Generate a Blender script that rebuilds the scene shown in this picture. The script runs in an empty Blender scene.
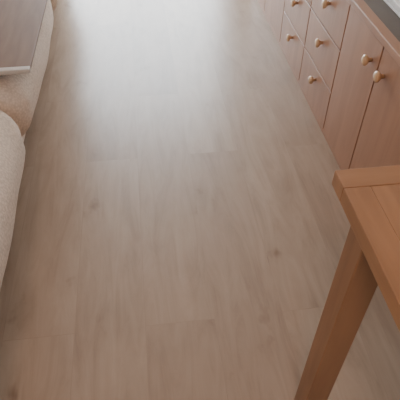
import bpy, bmesh, math
from mathutils import Vector, noise
C=bpy.context
def mat(name):
    m=bpy.data.materials.new(name); m.use_nodes=True
    nt=m.node_tree; b=nt.nodes['Principled BSDF']; return m,nt,b
def lk(nt,a,b): nt.links.new(a,b)
def ramp(nt,fac,stops):
    r=nt.nodes.new('ShaderNodeValToRGB'); e=r.color_ramp.elements
    e[0].position,e[0].color=stops[0][0],(*stops[0][1],1)
    e[1].position,e[1].color=stops[-1][0],(*stops[-1][1],1)
    for p,c in stops[1:-1]:
        x=e.new(p); x.color=(*c,1)
    lk(nt,fac,r.inputs[0]); return r.outputs[0]
def plain(name,col,rough=.6,bump=0,bs=40):
    m,nt,b=mat(name)
    tc=nt.nodes.new('ShaderNodeTexCoord')
    n=nt.nodes.new('ShaderNodeTexNoise'); n.inputs['Scale'].default_value=bs
    lk(nt,tc.outputs['Object'],n.inputs['Vector'])
    c=ramp(nt,n.outputs['Fac'],[(.3,tuple(v*.93 for v in col)),(.7,col)])
    lk(nt,c,b.inputs['Base Color']); b.inputs['Roughness'].default_value=rough
    if bump:
        bp=nt.nodes.new('ShaderNodeBump'); bp.inputs['Strength'].default_value=bump; bp.inputs['Distance'].default_value=.004
        lk(nt,n.outputs['Fac'],bp.inputs['Height']); lk(nt,bp.outputs[0],b.inputs['Normal'])
    return m
def wood(name,c1,c2,axis='Y',rough=.4,scale=6,spec=.5):
    m,nt,b=mat(name)
    tc=nt.nodes.new('ShaderNodeTexCoord'); mp=nt.nodes.new('ShaderNodeMapping')
    s={'X':(.12,1,1),'Y':(1,.12,1),'Z':(1,1,.12)}[axis]
    mp.inputs['Scale'].default_value=[v*scale for v in s]
    lk(nt,tc.outputs['Object'],mp.inputs[0])
    n=nt.nodes.new('ShaderNodeTexNoise'); n.inputs['Scale'].default_value=4; n.inputs['Detail'].default_value=8; n.inputs['Distortion'].default_value=.6
    lk(nt,mp.outputs[0],n.inputs['Vector'])
    lk(nt,ramp(nt,n.outputs['Fac'],[(.3,c1),(.7,c2)]),b.inputs['Base Color'])
    b.inputs['Roughness'].default_value=rough; b.inputs['Specular IOR Level'].default_value=spec
    return m
# ---------- materials
def floor_mat():
    m,nt,b=mat('laminate_oak')
    tc=nt.nodes.new('ShaderNodeTexCoord'); mp=nt.nodes.new('ShaderNodeMapping')
    mp.inputs['Rotation'].default_value=(0,0,math.radians(90)); mp.inputs['Location'].default_value=(.32,.07,0)
    lk(nt,tc.outputs['Object'],mp.inputs[0])
    br=nt.nodes.new('ShaderNodeTexBrick'); br.offset=.37; br.offset_frequency=2; 
    br.inputs['Color1'].default_value=(0,0,0,1); br.inputs['Color2'].default_value=(1,1,1,1); br.inputs['Mortar'].default_value=(.5,.5,.5,1)
    br.inputs['Scale'].default_value=1; br.inputs['Mortar Size'].default_value=.0010; br.inputs['Mortar Smooth'].default_value=.3
    br.inputs['Brick Width'].default_value=1.25; br.inputs['Row Height'].default_value=.21; br.inputs['Bias'].default_value=0
    lk(nt,mp.outputs[0],br.inputs['Vector'])
    add=nt.nodes.new('ShaderNodeVectorMath'); add.operation='MULTIPLY_ADD'
    add.inputs[1].default_value=(7,7,7)
    lk(nt,br.outputs['Color'],add.inputs[0]); lk(nt,tc.outputs['Object'],add.inputs[2])
    m2=nt.nodes.new('ShaderNodeMapping'); m2.inputs['Scale'].default_value=(9,1.3,1); lk(nt,add.outputs[0],m2.inputs[0])
    n=nt.nodes.new('ShaderNodeTexNoise'); n.inputs['Scale'].default_value=1.8; n.inputs['Detail'].default_value=9; n.inputs['Distortion'].default_value=1.2; n.inputs['Roughness'].default_value=.68
    lk(nt,m2.outputs[0],n.inputs['Vector'])
    n2=nt.nodes.new('ShaderNodeTexNoise'); n2.inputs['Scale'].default_value=7; n2.inputs['Detail'].default_value=3
    m3=nt.nodes.new('ShaderNodeMapping'); m3.inputs['Scale'].default_value=(1.6,1,1); lk(nt,add.outputs[0],m3.inputs[0]); lk(nt,m3.outputs[0],n2.inputs['Vector'])
    g=ramp(nt,n.outputs['Fac'],[(.28,(.295,.21,.152)),(.5,(.37,.272,.2)),(.74,(.42,.317,.238))])
    mx=nt.nodes.new('ShaderNodeMix'); mx.data_type='RGBA'; mx.blend_type='MULTIPLY'; mx.inputs[0].default_value=1
    t=ramp(nt,br.outputs['Color'],[(0,(.85,.82,.81)),(1,(1.0,1.0,1.0))])
    lk(nt,g,mx.inputs[6]); lk(nt,t,mx.inputs[7])
    mk=nt.nodes.new('ShaderNodeMix'); mk.data_type='RGBA'; mk.blend_type='MULTIPLY'; mk.inputs[0].default_value=1
    k=ramp(nt,n2.outputs['Fac'],[(.2,(.60,.53,.49)),(.34,(.93,.92,.91)),(.6,(1,1,1))])
    lk(nt,mx.outputs[2],mk.inputs[6]); lk(nt,k,mk.inputs[7])
    ms=nt.nodes.new('ShaderNodeMix'); ms.data_type='RGBA'; ms.inputs[7].default_value=(.24,.16,.12,1)
    mf=nt.nodes.new('ShaderNodeMath'); mf.operation='MULTIPLY'; mf.inputs[1].default_value=.3
    lk(nt,br.outputs['Fac'],mf.inputs[0]); lk(nt,mf.outputs[0],ms.inputs[0]); lk(nt,mk.outputs[2],ms.inputs[6])
    lk(nt,ms.outputs[2],b.inputs['Base Color'])
    b.inputs['Roughness'].default_value=.34
    bp=nt.nodes.new('ShaderNodeBump'); bp.inputs['Strength'].default_value=.06; bp.inputs['Distance'].default_value=.002
    lk(nt,n.outputs['Fac'],bp.inputs['Height']); lk(nt,bp.outputs[0],b.inputs['Normal'])
    return m
def boucle():
    m,nt,b=mat('boucle_fabric')
    tc=nt.nodes.new('ShaderNodeTexCoord')
    v=nt.nodes.new('ShaderNodeTexVoronoi'); v.inputs['Scale'].default_value=120
    n=nt.nodes.new('ShaderNodeTexNoise'); n.inputs['Scale'].default_value=90; n.inputs['Detail'].default_value=4
    lk(nt,tc.outputs['Object'],v.inputs['Vector']); lk(nt,tc.outputs['Object'],n.inputs['Vector'])
    lk(nt,ramp(nt,v.outputs['Distance'],[(.0,(.76,.645,.55)),(.8,(.58,.48,.40))]),b.inputs['Base Color'])
    a=nt.nodes.new('ShaderNodeMath'); a.operation='SUBTRACT'; lk(nt,n.outputs['Fac'],a.inputs[0]); lk(nt,v.outputs['Distance'],a.inputs[1])
    bp=nt.nodes.new('ShaderNodeBump'); bp.inputs['Strength'].default_value=.35; bp.inputs['Distance'].default_value=.004
    lk(nt,a.outputs[0],bp.inputs['Height']); lk(nt,bp.outputs[0],b.inputs['Normal'])
    b.inputs['Roughness'].default_value=.95
    return m
M_floor=floor_mat(); M_bou=boucle()
M_wall=plain('wall_paint',(.60,.53,.46),.8,.1); M_ceil=plain('ceiling_paint',(.7,.65,.6),.9)
M_white=plain('white_lacquer',(.8,.8,.8),.35)
M_rim=plain('pale_edge',(.50,.44,.39),.5)
M_cab=wood('beech_front',(.28,.138,.08),(.35,.182,.108),'Z',.38)
M_cabY=wood('beech_edge',(.28,.138,.08),(.35,.182,.108),'Y',.38)
M_dark=plain('dark_gap',(.05,.025,.018),.7)
M_counter=plain('dark_counter',(.09,.07,.055),.5)
M_knob=wood('knob_wood',(.56,.36,.2),(.68,.47,.3),'X',.2)
M_tab=wood('oak_table_Y',(.27,.132,.06),(.39,.20,.098),'Y',.42)
M_tabX=wood('oak_table_X',(.27,.132,.06),(.38,.195,.095),'X',.42)
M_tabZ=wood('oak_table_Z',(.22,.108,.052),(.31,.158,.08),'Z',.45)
M_tray=wood('walnut_tray',(.17,.105,.075),(.23,.148,.108),'Y',.6,6,.2)
# ---------- mesh helpers
def link(o,parent=None):
    C.scene.collection.objects.link(o)
    if parent: o.parent=parent
    return o
def empty(name):
    return link(bpy.data.objects.new(name,None))
def box(name,lo,hi,m,parent=None,bev=0,seg=3):
    bm=bmesh.new(); bmesh.ops.create_cube(bm,size=1)
    for v in bm.verts:
        v.co=Vector([ (lo[i]+hi[i])/2+v.co[i]*(hi[i]-lo[i]) for i in range(3)])
    if bev: bmesh.ops.bevel(bm,geom=bm.edges[:],offset=bev,segments=seg,profile=.5,affect='EDGES')
    me=bpy.data.meshes.new(name); bm.to_mesh(me); bm.free(); me.materials.append(m)
    if bev:
        for p in me.polygons: p.use_smooth=True
    o=bpy.data.objects.new(name,me)
    if bev:
        w=o.modifiers.new('wn','WEIGHTED_NORMAL')
    return link(o,parent)
def cushion(name,lo,hi,r,m,parent,bulge=.02,n=26,sag=.0,seed=0):
    lo=Vector(lo);hi=Vector(hi);c=(lo+hi)/2;h=(hi-lo)/2
    bm=bmesh.new(); bmesh.ops.create_cube(bm,size=2)
    bmesh.ops.subdivide_edges(bm,edges=bm.edges[:],cuts=n,use_grid_fill=True)
    for v in bm.verts:
        u=v.co.copy()
        u=Vector([math.sin(t*math.pi/2) for t in u])
        p=Vector([u[i]*h[i] for i in range(3)])
        q=Vector([max(-(h[i]-r),min(h[i]-r,p[i])) for i in range(3)])
        d=p-q
        if d.length>1e-6: p=q+d.normalized()*r
        fx=1-u.x**2; fy=1-u.y**2; fz=1-u.z**2
        nrm=Vector((u.x**3,u.y**3,u.z**3))
        p+=Vector((nrm.x*fy*fz,nrm.y*fx*fz,nrm.z*fx*fy))*bulge
        w=noise.noise((p+c)*5+Vector((seed,0,0)))*.008
        if nrm.length>1e-4: p+=nrm.normalized()*w
        v.co=p+c
    me=bpy.data.meshes.new(name); bm.to_mesh(me); bm.free(); me.materials.append(m)
    for p in me.polygons: p.use_smooth=True
    return link(bpy.data.objects.new(name,me),parent)
def lathe(name,prof,loc,m,parent,axis='X',seg=24):
    bm=bmesh.new(); rings=[]
    for (r,h) in prof:
        ring=[]
        for i in range(seg):
            a=2*math.pi*i/seg
            if axis=='X': co=(loc[0]+h,loc[1]+r*math.cos(a),loc[2]+r*math.sin(a))
            else: co=(loc[0]+r*math.cos(a),loc[1]+r*math.sin(a),loc[2]+h)
            ring.append(bm.verts.new(co))
        rings.append(ring)
    for k in range(len(rings)-1):
        for i in range(seg):
            j=(i+1)%seg; bm.faces.new((rings[k][i],rings[k][j],rings[k+1][j],rings[k+1][i]))
    bm.faces.new(rings[0]); bm.faces.new(rings[-1])
    bmesh.ops.recalc_face_normals(bm,faces=bm.faces)
    me=bpy.data.meshes.new(name); bm.to_mesh(me); bm.free(); me.materials.append(m)
    for p in me.polygons: p.use_smooth=True
    return link(bpy.data.objects.new(name,me),parent)
# ---------- room
XL,XR,YB,YF,ZC=-1.75,1.20,-2.6,4.6,2.5
box('floor',(XL,YB,-.1),(XR,YF,0),M_floor)
box('ceiling',(XL,YB,ZC),(XR,YF,ZC+.1),M_ceil)
box('wall_left',(XL-.1,YB,0),(XL,YF,ZC),M_wall)
box('wall_right',(XR,YB,0),(XR+.1,YF,ZC),M_wall)
def wall_open(name,y0,y1,x0,x1,z0,z1):
    e=empty(name)
    box('side_a',(XL-.1,y0,0),(x0,y1,ZC),M_wall,e); box('side_b',(x1,y0,0),(XR+.1,y1,ZC),M_wall,e)
    box('lintel',(x0,y0,z1),(x1,y1,ZC),M_wall,e)
    if z0>0: box('apron',(x0,y0,0),(x1,y1,z0),M_wall,e)
wall_open('wall_far',YF,YF+.12,-1.0,.8,.0,2.1)
wall_open('wall_near',YB-.12,YB,-.7,.3,1.2,2.0)  # opening added in the unseen wall to let in fill light
def frame(name,y,x0,x1,z0,z1,mid):
    e=empty(name); w=.05
    box('jamb_a',(x0,y,z0),(x0+w,y+.07,z1),M_white,e,.004); box('jamb_b',(x1-w,y,z0),(x1,y+.07,z1),M_white,e,.004)
    box('head',(x0+w,y,z1-w),(x1-w,y+.07,z1),M_white,e,.004); box('sill',(x0+w,y,z0),(x1-w,y+.07,z0+w),M_white,e,.004)
    if mid is not None: box('mullion',(mid-w/2,y,z0+w),(mid+w/2,y+.07,z1-w),M_white,e,.004)
frame('door_1',YF+.02,-1.0,.8,.0,2.1,None)
frame('fill_window_1',YB-.1,-.7,.3,1.2,2.0,-.2)  # frame of the added fill opening, out of view behind the camera
box('baseboard_left',(XL,YB,0),(XL+.012,YF,.07),M_white); box('baseboard_right',(XR-.012,YB,0),(XR,YF,.07),M_white)
# ---------- sideboard
sb=empty('sideboard')
FX=.737; D0=FX+.02; SY0,SY1=1.02,3.24; ZT=.60; BX=XR-.015
box('carcass',(D0,SY0,.07),(BX,SY1,ZT-.025),M_cabY,sb)
box('plinth',(D0+.004,SY0+.01,0),(BX-.01,SY1-.01,.07),M_cabY,sb)
box('front_skirt',(FX+.004,SY0,.0),(D0+.003,SY1,.02),M_cabY,sb)
box('gap_back',(D0-.002,SY0+.004,.02),(D0+.001,SY1-.004,ZT-.027),M_dark,sb)
box('top_edge',(FX-.008,SY0-.01,ZT-.025),(FX+.030,SY1+.01,ZT),M_cabY,sb,.004)
box('top_panel',(FX+.030,SY0-.01,ZT-.025),(BX,SY1+.01,ZT-.003),M_counter,sb)
g=.0025
def knob(y,z):
    lathe('knob',[(.007,0),(.007,-.012),(.014,-.016),(.018,-.021),(.018,-.026),(.014,-.030),(.005,-.032)],(FX+.001,y,z),M_knob,sb)
def front(y0,y1,z0,z1,n):
    box(n,(FX,y0+g,z0+g),(D0-.003,y1-g,z1-g),M_cab,sb,.0025)
front(1.02,1.33,.02,ZT-.025,'door_panel'); front(1.33,1.64,.02,ZT-.025,'door_panel')
knob(1.28,.495); knob(1.385,.495)
for (a,b_) in ((1.64,2.04),(2.04,2.44)):
    for k in range(3):
        z0=.02+k*.185; front(a,b_,z0,z0+.185,'drawer_front'); knob((a+b_)/2-.01,(.155,.33,.495)[k])
front(2.44,2.84,.02,ZT-.025,'door_panel'); front(2.84,3.24,.02,ZT-.025,'door_panel')
knob(2.79,.49); knob(2.89,.49)
st=empty('serving_tray')
tx0,tx1,ty0,ty1,tz=.835,1.12,1.41,1.95,ZT-.003
box('tray_base',(tx0,ty0,tz),(tx1,ty1,tz+.008),M_white,st,.002)
for n,a,b_ in (('rim_a',(tx0,ty0,tz+.008),(tx0+.012,ty1,tz+.03)),('rim_b',(tx1-.012,ty0,tz+.008),(tx1,ty1,tz+.03)),
  ('rim_c',(tx0+.012,ty0,tz+.008),(tx1-.012,ty0+.012,tz+.03)),('rim_d',(tx0+.012,ty1-.012,tz+.008),(tx1-.012,ty1,tz+.03))):
    box(n,a,b_,M_white,st,.003)
# ---------- dining table
dt=empty('dining_table')
X0,X1,Y1,Y0,ZT2,TH=.298,1.06,.582,-.75,.76,.032
fw=.045
box('top_frame_side_a',(X0,Y0,ZT2-TH),(X0+fw,Y1-fw,ZT2),M_tab,dt,.002)
box('top_frame_side_b',(X1-fw,Y0,ZT2-TH),(X1,Y1-fw,ZT2),M_tab,dt,.002)
box('top_frame_end_a',(X0,Y1-fw,ZT2-TH),(X1,Y1,ZT2),M_tabX,dt,.002)
box('top_frame_end_b',(X0+fw,Y0,ZT2-TH),(X1-fw,Y0+fw,ZT2),M_tabX,dt,.002)
nx=6; pw=(X1-X0-2*fw)/nx
for i in range(nx):
    box('top_board_%d'%i,(X0+fw+i*pw,Y0+fw,ZT2-TH),(X0+fw+(i+1)*pw,Y1-fw,ZT2-.001),M_tab,dt,.001)
L=.055
for i,(x,y) in enumerate(((X0+.012,Y1-.077-L),(X1-.012-L,Y1-.077-L),(X0+.012,Y0+.077),(X1-.012-L,Y0+.077))):
    box('leg_%d'%(i+1),(x,y,0),(x+L,y+L,ZT2-TH),M_tabZ,dt,.003)
# ---------- sofa
so=empty('sofa')
SX0=-1.55
ys=[(.25,1.405),(1.405,2.42),(2.42,3.45)]
for i,(a,b_) in enumerate(ys):
    cushion('base_%d'%i,(SX0,a+.005,.035),(-.525,b_-.005,.27),.05,M_bou,so,.01,seed=i)
    cushion('seat_cushion_%d'%i,(-1.30,a,.20),(-.425,b_,.44),.10,M_bou,so,.02,seed=i+5)
    cushion('back_cushion_%d'%i,(-1.58,a,.22),(-1.22,b_,.80),.12,M_bou,so,.02,seed=i+9)
cushion('arm_near',(-1.58,-.02,.035),(-.50,.26,.58),.09,M_bou,so,.01,seed=20)
cushion('arm_far',(-1.58,3.44,.035),(-.50,3.70,.58),.09,M_bou,so,.01,seed=21)
for x in (-1.5,-.62):
    for y in (.0,3.6): box('foot',(x,y,0),(x+.05,y+.05,.05),M_dark,so)
wt=empty('wooden_tray')
box('tray_board',(-1.05,1.50,.470),(-.380,2.75,.482),M_tray,wt,.005)
box('tray_rim',(-1.05,1.475,.470),(-.380,1.50,.485),M_rim,wt,.004)
# ---------- fill lamp: added on the unseen ceiling behind the camera for warm light
cl=empty('fill_lamp')
m,nt,b=mat('fill_lamp_glass'); b.inputs['Emission Color'].default_value=(1,.54,.34,1); b.inputs['Emission Strength'].default_value=29; b.inputs['Base Color'].default_value=(.9,.85,.8,1)
lathe('shade',[(.05,-.11),(.16,-.09),(.20,-.05),(.20,-.02)],(-.2,-.6,ZC),m,cl,'Z',32)
lathe('canopy',[(.10,-.02),(.10,0)],(-.2,-.6,ZC-.0005),M_white,cl,'Z',32)
# ---------- world
w=bpy.data.worlds.new('World'); C.scene.world=w; w.use_nodes=True
bg=w.node_tree.nodes['Background']; bg.inputs[0].default_value=(.84,.93,1,1); bg.inputs[1].default_value=15.5
for (nm,y,sx,sz,z,rx,x) in (('portal_far',YF+.13,1.8,2.1,1.05,-90,-.1),('portal_near',YB-.13,1.0,.8,1.6,90,-.2)):
    l=bpy.data.lights.new(nm,'AREA'); l.shape='RECTANGLE'; l.size=sx; l.size_y=sz; l.cycles.is_portal=True
    o=bpy.data.objects.new(nm,l); o.location=(x,y,z); o.rotation_euler=(math.radians(rx),0,0); link(o)
# ---------- camera
cd=bpy.data.cameras.new('Camera'); cd.sensor_width=36; cd.lens=43.8; cd.clip_start=.02
co=bpy.data.objects.new('Camera',cd); co.location=(0,0,1.3); co.rotation_euler=(math.radians(45.1),0,math.radians(-6.9)); link(co)
C.scene.camera=co
